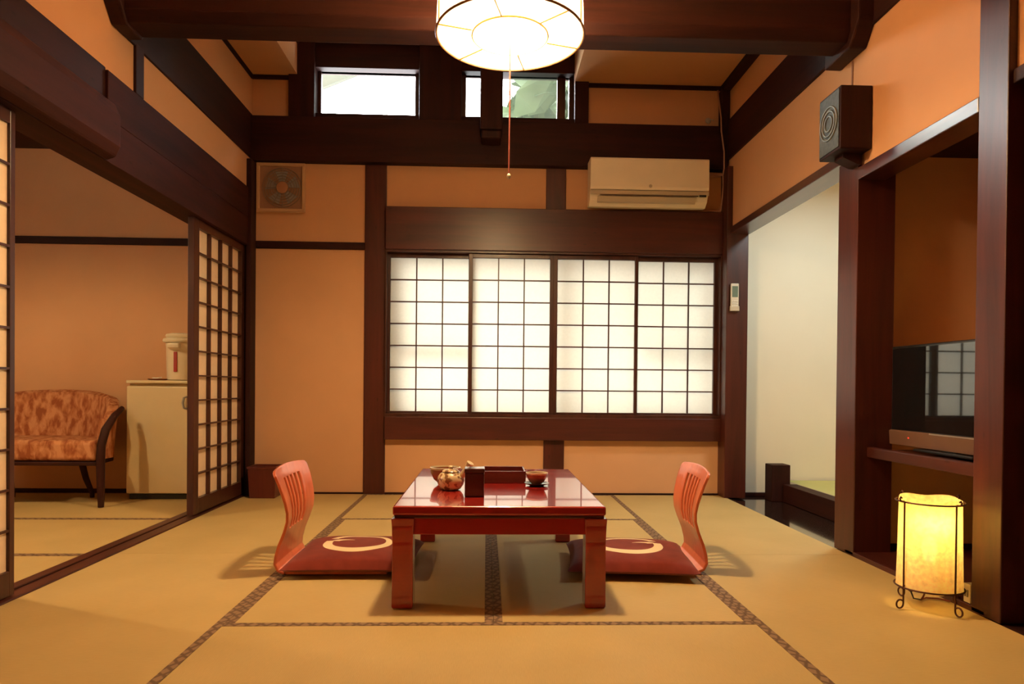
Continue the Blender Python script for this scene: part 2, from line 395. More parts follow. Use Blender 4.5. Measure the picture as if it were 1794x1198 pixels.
# closet door
dr = struct(MB().box(1.88, 1.91, 1.42, 2.29, .0, 1.85).build('door_3', m_rz, bevel=.003))
MB().box(1.868, 1.88, 1.42, 1.46, 0, 1.85).box(1.868, 1.88, 2.25, 2.29, 0, 1.85).box(1.868, 1.88, 1.46, 2.25, .85, .90).build('door_frame', m_wz, dr)
dr2 = struct(MB().box(1.91, 1.94, .6, 1.46, .0, 1.85).build('door_4', m_rz, bevel=.003))
struct(MB().box(1.865, 2.62, 2.36, 3.232, .485, .515).build('trim_50', m_ry, bevel=.002))

# ------------------------------------------------------------------ windows
def lattice(mb, x0, x1, z0, z1, nc, nr, y0, y1, tv=.010, th=.012, axis='y'):
    for i in range(1, nc):
        c = x0 + (x1-x0)*i/nc
        if axis == 'y': mb.box(c-tv/2, c+tv/2, y0, y1, z0, z1)
        else: mb.box(y0, y1, c-tv/2, c+tv/2, z0, z1)
    for j in range(1, nr):
        c = z0 + (z1-z0)*j/nr
        if axis == 'y': mb.box(x0, x1, y0-.001, y1-.001, c-th/2, c+th/2)
        else: mb.box(y0+.001, y1+.001, x0, x1, c-th/2, c+th/2)
    return mb
win = bpy.data.objects.new('window_1', None); C.objects.link(win); win.location = (.49, 5.1, .575); struct(win)
off = (.49, 5.1, .575)
MB().box(-.75, 1.745, 5.06, 5.19, .575, .600).box(-.75, 1.745, 5.06, 5.19, 1.785, 1.80).box(-.75, -.742, 5.06, 5.19, .6, 1.785).box(1.735, 1.745, 5.06, 5.19, .6, 1.785).build('window_frame', m_fr, win, off=off)
pan = [(-.742, -.108, 1), (-.140, .488, 0), (.488, 1.120, 0), (1.100, 1.738, 1)]
gx = [(-.722, -.143), (-.112, .462), (.518, 1.098), (1.131, 1.708)]
for (a, c, k), (g0, g1) in zip(pan, gx):
    yy = 5.085 + k*.036
    s = MB().box(a, g0, yy, yy+.03, .600, 1.785).box(g1, c, yy, yy+.03, .600, 1.785).box(g0, g1, yy, yy+.03, .600, .614).box(g0, g1, yy, yy+.03, 1.753, 1.785).build('sash', m_fr, win, off=off, bevel=.002)
    lattice(MB(), g0, g1, .614, 1.753, 3, 7, yy+.006, yy+.022, .009, .009).build('lattice', m_fr, s, off=(0,0,0) if False else off)
    sheet('y', yy+.023, g0, g1, .614, 1.753).build('paper_pane', m_paperw, s, off=off)
# outer glazed sashes a hand's breadth behind the paper
m_alu = simple('outer_sash_metal', (.10, .09, .08), .4, metal=.5)
b = MB()
for a, c in ((-.74, .50), (.50, 1.74)):
    b.box(a, a+.035, 5.26, 5.29, .58, 1.80).box(c-.035, c, 5.26, 5.29, .58, 1.80).box(a, c, 5.26, 5.29, .58, .61).box(a, c, 5.26, 5.29, 1.76, 1.80)
b.box(-.74, -.16, 5.23, 5.26, 1.06, 1.10).box(1.13, 1.74, 5.23, 5.26, 1.06, 1.10)
b.build('outer_sash', m_alu, win, off=off)
MB().box(-.80, 1.80, 5.175, 5.32, .50, .575).box(-.80, 1.80, 5.175, 5.32, 1.80, 1.86).box(-.80, -.75, 5.175, 5.32, .5, 1.86).box(1.745, 1.80, 5.175, 5.32, .5, 1.86).build('window_reveal', m_wx, win, off=off)

def glassmat(name, tint, mix):
    m, nt, b = new_mat(name); nt.nodes.remove(b); out = nt.nodes['Material Output']
    t = N(nt, 'ShaderNodeBsdfTransparent'); t.inputs[0].default_value = (*tint, 1)
    g = N(nt, 'ShaderNodeBsdfGlossy'); g.inputs[0].default_value = (.8, .8, .8, 1); g.inputs[1].default_value = .02
    tl = N(nt, 'ShaderNodeBsdfTranslucent'); nt_n = N(nt, 'ShaderNodeTexNoise'); nt_n.inputs['Scale'].default_value = 6; nt.links.new(coords(nt), nt_n.inputs[0])
    r = ramp(nt, [(.35, (.013, .0155, .0105)), (.7, (.021, .024, .017))]); nt.links.new(nt_n.outputs[0], r.inputs[0]); nt.links.new(r.outputs[0], tl.inputs[0])
    mx = N(nt, 'ShaderNodeMixShader'); mx.inputs[0].default_value = mix
    nt.links.new(t.outputs[0], mx.inputs[1]); nt.links.new(tl.outputs[0], mx.inputs[2])
    fr = N(nt, 'ShaderNodeFresnel'); fr.inputs[0].default_value = 1.45; m2 = N(nt, 'ShaderNodeMixShader')
    nt.links.new(fr.outputs[0], m2.inputs[0]); nt.links.new(mx.outputs[0], m2.inputs[1]); nt.links.new(g.outputs[0], m2.inputs[2])
    nt.links.new(m2.outputs[0], out.inputs[0]); return m
m_gclear = glassmat('clear_glass', (.96, .98, .98), .0)
m_gfrost = glassmat('rippled_glass', (.75, .80, .68), .55)
m_gmilk = glassmat('milk_glass', (.9, .9, .9), .2)
def highwin(n, x0, x1, fx0, fx1, mat, z0=2.815, z1=3.13):
    e = bpy.data.objects.new(n, None); C.objects.link(e); e.location = ((x0+x1)/2, 5.18, z0); struct(e); o_ = ((x0+x1)/2, 5.18, z0)
    MB().box(fx0, x0, 5.165, 5.20, z0-.02, z1+.01).box(x1, fx1, 5.165, 5.20, z0-.02, z1+.01).box(x0, x1, 5.165, 5.20, z0-.02, z0).box(x0, x1, 5.165, 5.20, z1, z1+.01).build('window_frame', m_fr, e, off=o_)
    sheet('y', 5.187, x0, x1, z0, z1).build('pane', mat, e, off=o_)
    return e
highwin('window_2', -1.250, -.555, -1.28, -.50, m_gclear)
highwin('window_3', -.176, -.062, -.21, -.04, m_gclear)
w4 = highwin('window_4', .150, .509, .150, .545, m_gfrost)
highwin('window_5', .571, .598, .545, .64, m_gmilk)
MB().box(.070, .078, 5.165, 5.20, 2.80, 3.14).build('window_frame', m_fr, w4, off=((.150+.509)/2, 5.18, 2.815))
MB().box(.150, .160, 5.15, 5.17, 2.80, 2.90).build('latch', m_silver, w4, off=((.150+.509)/2, 5.18, 2.815))
# weathered eave outside the first high window
struct(MB().prism([(-1.95, 3.60), (-.57, 3.60), (-1.12, 3.376), (-1.38, 3.265), (-1.95, 3.04)], 'y', 5.75, 5.80).build('trim_60', simple('mossy_eave_board', (.055, .06, .045), .9)))
# tree outside, seen pale green through the high window
def tree():
    rnd = random.Random(3)
    t = thing('garden_tree', 'pale green tree outside the small high window beside the pull cord', 'tree', (3.05, 8.6, -1.0))
    MB().tube([(0, 0, 0), (.05, .02, 1.2), (-.04, .05, 2.4), (.0, .0, 3.4)], [.20, .16, .13, .08], 12).build('trunk', simple('bark', (.05, .035, .02), .9), t)
    b = MB()
    for k in range(5200):                       # leaf clusters filling a rounded crown
        z = rnd.uniform(-1, 1); a_ = rnd.uniform(0, 2*PI); rr = rnd.uniform(.45, 1.0)**.5
        q = math.sqrt(1-z*z); lump = 1 + .06*math.sin(5*a_+2*z) + .05*math.sin(7*z*3+a_)
        c = Vector((3.2*rr*q*math.cos(a_)*lump, 2.6*rr*q*math.sin(a_)*lump, 4.2 + 2.9*rr*z*lump))
        n = Vector((rnd.gauss(0,1), rnd.gauss(0,1), rnd.gauss(0,1)+.6)).normalized()
        u = n.orthogonal().normalized(); v = n.cross(u); s_ = rnd.uniform(.16, .30)
        b.bm.faces.new([b.bm.verts.new(c + (u*x_ + v*y_)*s_ + n*h_*s_) for x_, y_, h_ in ((-1,0,-.1),(-.3,.5,.1),(.5,.45,.05),(1.1,0,-.15),(.5,-.45,.05),(-.3,-.5,.1))])
    b.build('foliage', simple('leaf_green', (.060, .085, .042), .7, var=.35, scale=3), t)
tree()
# ------------------------------------------------------------------ sliding doors on the left
def slider(n, ya, yb, g0, g1, nc, x0=-1.79, x1=-1.752, dep=.024):
    e = bpy.data.objects.new(n, None); C.objects.link(e); e.location = ((x0+x1)/2, (ya+yb)/2, .01); struct(e); o_ = tuple(e.location)
    MB().box(x0, x1, ya, g0, .012, 1.80).box(x0, x1, g1, yb, .012, 1.80).box(x0, x1, g0, g1, .012, .104).box(x0, x1, g0, g1, 1.748, 1.80).build('door_frame', m_fr, e, off=o_, bevel=.002)
    lattice(MB(), g0, g1, .104, 1.748, nc, 11, x1-.002-dep, x1-.002, .012, .009, axis='x').build('lattice', m_fr, e, off=o_)
    sheet('x', x1-.0035-dep, g0, g1, .104, 1.748).build('paper_pane', m_paperd, e, off=o_)
slider('door_1', 4.165, 5.02, 4.240, 4.958, 4)
slider('door_2', 1.72, 2.612, 1.76, 2.585, 4, dep=.008)

# ------------------------------------------------------------------ tatami mats
MATS = []
def mat_(x0, x1, y0, y1, along, label, group=None, z=0.0, mt=None, bw=.030, sides=(-1, 1)):
    t = thing('tatami_mat', label, 'tatami mat', ((x0+x1)/2, (y0+y1)/2, z-.0563), 0, group or ('tatami mats in the main room' if x0 > -1.8 else 'tatami mats in the side room'))
    hx, hy = (x1-x0)/2-.0006, (y1-y0)/2-.0006
    MB().box(-hx, hx, -hy, hy, 0, .055).build('rush_surface', mt or (m_taty if along == 'y' else m_tatx), t)
    for s in sides:
        if along == 'y': m_ = MB().box(min(s*hx, s*(hx-bw)), max(s*hx, s*(hx-bw)), -hy, hy, .0552, .0562)
        else: m_ = MB().box(-hx, hx, min(s*hy, s*(hy-bw)), max(s*hy, s*(hy-bw)), .0552, .0562)
        m_.build('cloth_border', m_border, t)
    return t
mat_(-1.735, -.87, 3.29, 5.09, 'y', 'tatami mat along the left threshold, beside the far sliding door and waste bin', sides=(1,))
mat_(-1.735, -.87, 1.49, 3.29, 'y', 'tatami mat in the near left corner of the room, partly in shadow', sides=(1,))
mat_(-.87, .925, 4.127, 5.09, 'x', 'tatami mat lying across the room under the shoji window')
mat_(-.87, .03, 2.327, 4.127, 'y', 'tatami mat under the left half of the low table and the left cushion')
mat_(.03, .925, 2.327, 4.127, 'y', 'tatami mat under the right half of the low table and the right cushion')
mat_(-.87, .925, 1.42, 2.327, 'x', 'tatami mat lying across the foreground in front of the low table')
mat_(.925, 1.77, 3.27, 5.09, 'y', 'tatami mat along the opening to the bright hall', sides=(-1,))
mat_(.925, 1.77, 1.47, 3.27, 'y', 'tatami mat under the glowing paper floor lantern', sides=(-1,))
mat_(-3.68, -1.87, 4.13, 5.12, 'x', 'tatami mat under the armchair and small refrigerator in the side room', bw=.022)
mat_(-3.68, -1.87, 3.26, 4.13, 'x', 'tatami mat in front of the armchair in the side room', bw=.022)
mat_(-3.68, -1.87, 2.36, 3.26, 'x', 'tatami mat in the side room, nearest behind the threshold', bw=.022)

# ------------------------------------------------------------------ low table
TX0, TX1, TY0, TY1 = -.334, .436, 2.462, 3.60
tc = ((TX0+TX1)/2, (TY0+TY1)/2, 0)
t = thing('low_table', 'glossy red lacquered low table in the middle of the tatami floor', 'low table', tc)
hx, hy = (TX1-TX0)/2, (TY1-TY0)/2
MB().box(-hx, hx, -hy, hy, .336, .370).build('tabletop', m_lacq, t, bevel=.008, seg=4)
MB().box(-hx+.006, hx-.006, -hy+.006, hy-.006, .326, .336).build('moulding', m_lacqd, t, bevel=.002)
MB().box(-hx+.03, hx-.03, -hy+.010, -hy+.034, .266, .326).box(-hx+.03, hx-.03, hy-.034, hy-.010, .266, .326).box(-hx+.010, -hx+.034, -hy+.03, hy-.03, .266, .326).box(hx-.034, hx-.010, -hy+.03, hy-.03, .266, .326).build('apron', m_lacq, t, bevel=.003)
for sx in (-1, 1):
    for sy in (-1, 1):
        b = MB(); prof = [(.0, .034), (.006, .038), (.10, .0375), (.24, .037), (.30, .039), (.326, .041)]
        rings = []
        cx, cyy = sx*(hx-.037), sy*(hy-.037)
        for z, h in prof:
            rings.append([b.bm.verts.new((cx+dx*h, cyy+dy*h, z)) for dx, dy in ((-1,-1),(1,-1),(1,1),(-1,1))])
        for i in range(len(rings)-1):
            for k in range(4): b.bm.faces.new((rings[i][k], rings[i][(k+1)%4], rings[i+1][(k+1)%4], rings[i+1][k]))
        b.bm.faces.new(rings[0][::-1]); b.bm.faces.new(rings[-1])
        b.build('leg', m_lacq, t, bevel=.009, seg=3)

# ------------------------------------------------------------------ legless chairs
def zaisu(label, loc, rz):
    t = thing('legless_chair', label, 'floor chair', loc, rz, 'legless chairs at the low table')
    # profile: local -x is the back. (x, z, half width)
    back = [(-.225, .010), (-.252, .022), (-.265, .048), (-.262, .080), (-.250, .125), (-.228, .180), (-.214, .225), (-.212, .262), (-.218, .305), (-.228, .345), (-.240, .385), (-.254, .420), (-.266, .440)]
    def hw(z):
        pts = [(0, .21), (.08, .205), (.16, .20), (.26, .215), (.36, .238), (.42, .245), (.433, .235), (.44, .215)]
        for (a, wa), (b_, wb) in zip(pts, pts[1:]):
            if z <= b_: return wa+(wb-wa)*(z-a)/(b_-a)
        return pts[-1][1]
    # resample profile finely
    P = []
    for (x0, z0), (x1, z1) in zip(back, back[1:]):
        for k in range(3): P.append((x0+(x1-x0)*k/3, z0+(z1-z0)*k/3))
    P.append(back[-1])
    cols = [-1, -.95, -.85, -.7]
    nslot = 5; sw, gp = .068, .165
    sl = []
    for i in range(nslot):
        c = (i-2)*gp*1.35; sl.append((c-sw, c+sw))
    for a, b_ in sl: cols += [a, b_]
    cols += [.7, .85, .95, 1]; cols.sort()
    b = MB(); g = []
    for (x, z) in P:
        h = hw(z)
        g.append([b.bm.verts.new((x - .055*min(1, z/.2)*(u*u)*0 - .020*min(1, z/.25)*(1-u*u), u*h, z + (.008*(1-u*u) if z > .43 else 0))) for u in cols])
    for i in range(len(P)-1):
        zc = (P[i][1]+P[i+1][1])/2
        for j in range(len(cols)-1):
            uc = (cols[j]+cols[j+1])/2
            if .185 < zc < .392 and any(a < uc < c for a, c in sl): continue
            b.bm.faces.new((g[i][j], g[i][j+1], g[i+1][j+1], g[i+1][j]))
    b.smooth = True
    o = b.build('backrest', m_zaisu, t)
    s = o.modifiers.new('thickness', 'SOLIDIFY'); s.thickness = .012; s.offset = 0
    bv = o.modifiers.new('round', 'BEVEL'); bv.width = .003; bv.segments = 2; bv.limit_method = 'ANGLE'
    b = MB()
    pts = [(-.225, .004), (-.225, .016), (.18, .016), (.20, .012), (.20, .004)]
    b.prism([(x, z) for x, z in pts], 'y', -.20, .20)
    b.build('seat', m_zaisu, t, bevel=.003)
    return t
z1 = zaisu('reddish wooden legless chair with slotted back on the left side of the table', (-.615, 3.10, .001), 0)
z2 = dup(z1, (.70, 3.13, .001), PI - .06, 'reddish wooden legless chair with slotted back on the right side of the table')

def cushion_mat(name, sx):
    m, nt, b = new_mat(name); b.inputs['Roughness'].default_value = .9; b.inputs['Specular IOR Level'].default_value = .2
    b.inputs['Sheen Weight'].default_value = .15
    tc_ = N(nt, 'ShaderNodeTexCoord'); nz = N(nt, 'ShaderNodeTexNoise'); nz.inputs['Scale'].default_value = 18
    nt.links.new(tc_.outputs['Object'], nz.inputs[0])
    def dist(c, sc):
        mp = N(nt, 'ShaderNodeMapping'); mp.vector_type = 'POINT'
        mp.inputs['Location'].default_value = (-c[0]*sc[0], -c[1]*sc[1], 0); mp.inputs['Scale'].default_value = (*sc, 0)
        nt.links.new(tc_.outputs['Object'], mp.inputs[0])
        ln = N(nt, 'ShaderNodeVectorMath', operation='LENGTH'); nt.links.new(mp.outputs[0], ln.inputs[0]); return ln.outputs['Value']
    def cmp(op, v, thr):
        n = N(nt, 'ShaderNodeMath', operation=op); nt.links.new(v, n.inputs[0]); n.inputs[1].default_value = thr; return n.outputs[0]
    def mul(a, b_):
        n = N(nt, 'ShaderNodeMath', operation='MULTIPLY'); nt.links.new(a, n.inputs[0]); nt.links.new(b_, n.inputs[1]); return n.outputs[0]
    o_ = cmp('LESS_THAN', dist((0, 0), (1, 1)), .152)
    i_ = cmp('GREATER_THAN', dist((sx*.004, .014), (1, 1.0)), .118)
    ring = mul(o_, i_)
    # brush gap on the outer far side
    gp = cmp('GREATER_THAN', dist((-sx*.128, .055), (1, 2.4)), .040)
    ring = mul(ring, gp)
    # stroke start: short inner bar
    bar = mul(cmp('LESS_THAN', dist((-sx*.070, .040), (1, 3.2)), .050), cmp('GREATER_THAN', dist((-sx*.040, .020), (1, 2.2)), .05))
    mx0 = N(nt, 'ShaderNodeMath', operation='MAXIMUM'); nt.links.new(ring, mx0.inputs[0]); nt.links.new(bar, mx0.inputs[1])
    sep = N(nt, 'ShaderNodeSeparateXYZ'); nt.links.new(tc_.outputs['Object'], sep.inputs[0])
    top = cmp('GREATER_THAN', sep.outputs[2], .030)
    msk = mul(mx0.outputs[0], top)
    r = ramp(nt, [(.3, (.155, .020, .012)), (.7, (.20, .028, .016))]); nt.links.new(nz.outputs[0], r.inputs[0])
    mx = N(nt, 'ShaderNodeMix', data_type='RGBA'); nt.links.new(msk, mx.inputs[0]); nt.links.new(r.outputs[0], mx.inputs[6]); mx.inputs[7].default_value = (.80, .66, .40, 1)
    nt.links.new(mx.outputs[2], b.inputs['Base Color'])
    wv = N(nt, 'ShaderNodeTexNoise'); wv.inputs['Scale'].default_value = 300; nt.links.new(tc_.outputs['Object'], wv.inputs[0])
    bp = N(nt, 'ShaderNodeBump'); bp.inputs['Strength'].default_value = .3; bp.inputs['Distance'].default_value = .002
    nt.links.new(wv.outputs[0], bp.inputs['Height']); nt.links.new(bp.outputs[0], b.inputs['Normal'])
    return m
def cushion(label, loc, rz, sx, seed):
    random.seed(seed)
    n = 28; a, c = .275, .255; b = MB(); top, bot = {}, {}
    for i in range(n+1):
        for j in range(n+1):
            u, v = -1+2*i/n, -1+2*j/n
            e = max(0, (1-abs(u)**3.2)*(1-abs(v)**3.2))
            x = a*u*(1-.055*(1-v*v)); y = c*v*(1-.055*(1-u*u))
            wob = .003*math.sin(5*u+seed)*math.cos(4*v+seed)
            zt = .022 + .060*e**.42 + wob*e
            zb = .022 - .020*e**.30
            top[i, j] = b.bm.verts.new((x, y, zt))
            bot[i, j] = top[i, j] if (i in (0, n) or j in (0, n)) else b.bm.verts.new((x, y, zb))
    for i in range(n):
        for j in range(n):
            b.bm.faces.new((top[i, j], top[i+1, j], top[i+1, j+1], top[i, j+1]))
            q = [bot[i, j], bot[i, j+1], bot[i+1, j+1], bot[i+1, j]]
            b.bm.faces.new(q)
    b.smooth = True
    o = b.build('floor_cushion', cushion_mat('cushion_cloth_%s' % ('a' if sx > 0 else 'b'), sx), None, smooth=True)
    tag(o, label, 'cushion', 'floor cushions on the legless chairs'); o.location = loc; o.rotation_euler = (0, 0, rz)
    return o
cushion('dark red floor cushion with a cream brush ring, on the left legless chair', (-.570, 3.085, .018), 0, 1, 1)
cushion('dark red floor cushion with a cream brush ring, on the right legless chair', (.640, 3.045, .018), -.10, -1, 2)

# ------------------------------------------------------------------ things on the table
ZT = .3703
def speckle(name, base, spot, scale=60, lo=.45):
    m, nt, b = new_mat(name); b.inputs['Roughness'].default_value = .3; b.inputs['Coat Weight'].default_value = .5
    v = coords(nt); n = N(nt, 'ShaderNodeTexNoise'); n.inputs['Scale'].default_value = scale; n.inputs['Detail'].default_value = 1
    nt.links.new(v, n.inputs[0]); r = ramp(nt, [(lo, spot), (lo+.06, base)]); nt.links.new(n.outputs[0], r.inputs[0]); nt.links.new(r.outputs[0], b.inputs['Base Color'])
    return m
m_ceram = speckle('cream_ceramic_brown_marks', (.72, .58, .34), (.22, .10, .04), 48)
m_ceramr = simple('cream_glaze', (.70, .58, .36), .25, coat=.5)
m_brownc = simple('brown_glaze', (.24, .075, .03), .25, coat=.6)
m_blackc = simple('black_lacquer', (.012, .008, .007), .15, coat=1)
# teapot
t = thing('teapot', 'small cream teapot with brown marks and an upturned side handle', 'teapot', (-.147, 2.86, ZT))
MB().lathe([(.030, 0), (.040, .004), (.052, .020), (.057, .038), (.054, .055), (.044, .068), (.034, .073), (.010, .075)], n=36).build('body', m_ceram, t)
MB().lathe([(.034, .074), (.036, .077), (.030, .083), (.012, .086), (.008, .090), (.010, .096), (.006, .100), (.0005, .101)], n=28, cap1=True).build('lid', m_ceram, t)
MB().tube([(.040, -.012, .050), (.056, -.022, .074), (.070, -.030, .096), (.082, -.036, .116)], [.014, .0125, .0125, .0155], n=14).build('handle', m_ceramr, t)
MB().tube([(-.010, .045, .040), (-.012, .064, .050), (-.014, .078, .066)], [.012, .009, .007], n=12).build('spout', m_ceram, t)
MB().lathe([(.028, -.0), (.030, .003)], n=28).build('foot', m_brownc, t)
# waste-water bowl behind the teapot
t = thing('tea_bowl', 'wide cream rimmed dark bowl behind the teapot', 'bowl', (-.180, 3.03, ZT))
MB().lathe([(.028, 0), (.032, .006), (.050, .020), (.062, .045), (.066, .068), (.062, .068), (.057, .046), (.045, .024), (.004, .012)], n=40, cap1=True).build('bowl', m_brownc, t)
MB().lathe([(.0665, .066), (.0675, .074), (.063, .075), (.0615, .068)], n=40, cap0=False, cap1=False).build('rim', m_ceramr, t)
# tall tea box
t = thing('tea_box', 'tall dark red lacquered box standing in front of the tray', 'box', (-.045, 2.71, ZT))
MB().box(-.038, .038, -.038, .038, 0, .092).build('body', m_lacqd, t, bevel=.003)
MB().box(-.0395, .0395, -.0395, .0395, .0925, .110).build('lid', m_lacqd, t, bevel=.003)
# tray
t = thing('lacquer_tray', 'square deep red lacquer tray on the far half of the table', 'tray', (.080, 3.15, ZT))
MB().box(-.095, .095, -.095, .095, 0, .006).build('base', m_brownc, t)
MB().box(-.097, .097, -.097, -.089, .0, .054).box(-.097, .097, .089, .097, 0, .054).box(-.097, -.089, -.089, .089, 0, .054).box(.089, .097, -.089, .089, 0, .054).build('rim', m_lacqd, t, bevel=.002)
# teacups on the tray side, cup on saucer
def cup(label, loc):
    t = thing('teacup', label, 'cup', loc)
    MB().lathe([(.022, 0), (.024, .004), (.036, .016), (.044, .034), (.047, .044), (.044, .044), (.040, .033), (.032, .018), (.003, .010)], n=36).build('body', m_brownc, t)
    MB().lathe([(.0472, .042), (.0485, .050), (.0455, .051), (.0440, .043)], n=36, cap0=False, cap1=False).build('rim', m_ceramr, t)
    return t
s = MB().lathe([(.030, 0), (.034, .003), (.050, .008), (.056, .013), (.054, .0135), (.048, .010), (.004, .006)], n=36).build('saucer', m_blackc, None, loc=(.221, 2.985, ZT))
tag(s, 'black lacquer saucer under the brown teacup', 'saucer')
cup('brown teacup with a cream rim on a black saucer', (.221, 2.985, ZT+.0078))

# ------------------------------------------------------------------ ceiling lamp
LX, LY, LZ, LR = .083, 2.85, 2.252, .302
t = thing('pendant_lamp', 'round white paper pendant lamp hanging over the table, switched on', 'ceiling lamp', (LX, LY, LZ))
b = MB().lathe([(LR, 0), (LR+.001, .04), (LR-.002, .12), (LR-.012, .22), (LR-.02, .30)], n=72, cap0=False, cap1=False); b.build('shade', m_lampp, t)
MB().lathe([(LR-.001, .001), (.0001, .001)], n=72, cap0=False, cap1=False).build('bottom_diffuser', m_lampb, t)
m_wire = simple('amber_bamboo_wire', (.42, .25, .06), .5)
m_wired = simple('brown_bamboo_hoop', (.22, .09, .03), .5)
MB().tube(circle(0, 0, 0, LR+.002, 72), .0055, 8, closed=True).build('bottom_hoop', m_wired, t)
MB().tube(circle(0, 0, .30, LR-.018, 72), .006, 8, closed=True).build('top_hoop', m_wired, t)
MB().tube(circle(0, 0, -.002, LR*.52, 48), .0042, 6, closed=True).build('inner_hoop', m_wire, t)
for k in range(6):
    a = k*PI/3 + .28
    MB().tube([(LR*.54*math.cos(a), LR*.54*math.sin(a), -.003), (LR*math.cos(a), LR*math.sin(a), -.003)], .0036, 6).build('rib', m_wire, t)
for k in range(8):
    a = k*PI/4 + .35
    MB().tube([((LR+q)*math.cos(a), (LR+q)*math.sin(a), z) for q, z in ((.003, 0), (.003, .10), (-.008, .22), (-.017, .30))], .0036, 6).build('upright', m_wire, t)
MB().tube([(0, 0, .17), (0, 0, ZC-LZ+.249)], .004, 8).build('power_cord', m_black, t)
MB().lathe([(.03, .14), (.035, .15), (.035, .18), (.02, .20)], n=24).build('lamp_holder', m_white2, t)
MB().lathe([(.05, ZC-LZ+.225), (.05, ZC-LZ+.249)], n=24).build('ceiling_rose', m_white2, t)
pcm = simple('red_pull_cord', (.30, .06, .04), .7)
MB().tube([(0, 0, 0), (.001, -.002, -.28), (0, 0, LZ*-1+1.68)], .0035, 6).build('pull_cord', pcm, t)
MB().lathe([(.002, -.010), (.007, -.005), (.0085, .003), (.006, .010), (.002, .014)], c=(0, 0, 1.672-LZ), n=16).build('cord_knob', m_ceramr, t)
ld = bpy.data.lights.new('pendant_bulb', 'POINT'); ld.energy = LAMP_W; ld.color = LAMP_C; ld.shadow_soft_size = .085
lo = bpy.data.objects.new('pendant_bulb', ld); C.objects.link(lo); lo.parent = t; lo.location = (0, 0, .10)

# side room pendant (out of frame, lights the side room)
SXp, SYp, SZp = -2.95, 3.15, 1.93
t = thing('side_room_lamp', 'small shaded pendant lamp hanging in the side room', 'ceiling lamp', (SXp, SYp, SZp))
MB().lathe([(.21, 0), (.16, .10), (.06, .16), (.03, .17)], n=40, cap0=False, cap1=True).build('shade', simple('enamel_shade', (.5, .35, .2), .5), t)
MB().tube([(0, 0, .17), (0, 0, 2.50-SZp-.001)], .004, 8).build('power_cord', m_black, t)
sd = bpy.data.lights.new('side_room_bulb', 'POINT'); sd.energy = SIDE_W; sd.color = SIDE_C; sd.shadow_soft_size = .035
so = bpy.data.objects.new('side_room_bulb', sd); C.objects.link(so); so.parent = t; so.location = (0, 0, .05)

# ceiling light added out of view to light the hall
t = thing('hall_added_light', 'unseen round white ceiling light added to light the hall', 'ceiling lamp', (2.38, 4.02, 2.42))
MB().lathe([(.18, -.001), (.18, -.03), (.15, -.06), (.02, -.07)], n=40, cap0=True).build('diffuser', emit('hall_light_glow', HALL_C, 2.0), t)
hd = bpy.data.lights.new('hall_fill', 'AREA'); hd.shape = 'DISK'; hd.size = .34; hd.energy = HALL_W; hd.color = HALL_C
ho = bpy.data.objects.new('hall_fill', hd); C.objects.link(ho); ho.parent = t; ho.location = (0, 0, -.085)

# ------------------------------------------------------------------ floor lantern
AX, AY = 1.643, 2.475
t = thing('floor_lantern', 'glowing paper floor lantern in a wrought iron stand beside the pillar', 'floor lamp', (AX, AY, 0))
b = MB(); n = 48
prof = [(.101, .405), (.103, .30), (.106, .18), (.109, .075)]
rings = []
for i, (r, z) in enumerate(prof):
    rings.append([b.bm.verts.new(((r+.0025*math.sin(9*a_)*math.cos(3*z*20+a_))*math.cos(a_), (r+.0025*math.sin(9*a_))*math.sin(a_), z + (.004*math.sin(4*a_) if i in (0, 3) else 0))) for a_ in [2*PI*k/n for k in range(n)]])
for i in range(3):
    for k in range(n): b.bm.faces.new((rings[i][k], rings[i][(k+1)%n], rings[i+1][(k+1)%n], rings[i+1][k]))
b.smooth = True
b.build('paper_shade', m_andonp, t)
MB().tube(circle(0, 0, .392, .112, 40), .0032, 6, closed=True).build('top_hoop', m_iron, t)
MB().tube(circle(0, 0, .078, .113, 40), .0032, 6, closed=True).build('bottom_hoop', m_iron, t)
for a_ in (math.radians(192), math.radians(282), math.radians(102), math.radians(12)):
    cx_, sy_ = math.cos(a_), math.sin(a_); pts = []
    for q, z in ((.125, .407), (.130, .412), (.134, .405), (.130, .397), (.116, .395), (.113, .39), (.113, .2), (.113, .08), (.113, .032)): pts.append((q*cx_, q*sy_, z))
    for k in range(15):
        an = PI - (k*2*PI/16) ; pts.append(((.128 + .015*math.cos(an))*cx_, (.128 + .015*math.cos(an))*sy_, .020 + .0155*math.sin(an)*(-1)))
    MB().tube(pts, .0032, 6).build('leg', m_iron, t)
MB().tube([(-.113*math.cos(.21), -.113*math.sin(.21), .085), (0, 0, .085), (.113*math.cos(.21), .113*math.sin(.21), .085)], .003, 6).build('crossbar', m_iron, t)
MB().lathe([(.018, .086), (.018, .15), (.012, .17)], n=20).build('bulb_socket', m_black, t)
MB().lathe([(.012, .17), (.024, .20), (.027, .225), (.022, .25), (.004, .262)], n=24).build('bulb', emit('bulb_glow', (1, .75, .35), 6), t)
ad_ = bpy.data.lights.new('lantern_bulb', 'POINT'); ad_.energy = ANDON_W; ad_.color = ANDON_C; ad_.shadow_soft_size = .02
ao = bpy.data.objects.new('lantern_bulb', ad_); C.objects.link(ao); ao.parent = t; ao.location = (-.015, -.045, .325)
MB().tube([(0, 0, .09), (.0, .03, .03), (.01, .06, .008), (.05, .09, .006), (.09, .08, .006), (.113, .045, .006)], .0032, 6).build('power_cord', simple('dark_red_cord', (.16, .03, .02), .5), t)
MB().lathe([(.006, -.02), (.012, -.015), (.013, .012), (.007, .02)], c=(-.02, .075, .055), n=16).tube([(-.02, .075, .035), (-.012, .07, .01), (.01, .06, .008)], .003, 6).build('cord_switch', m_black, t)
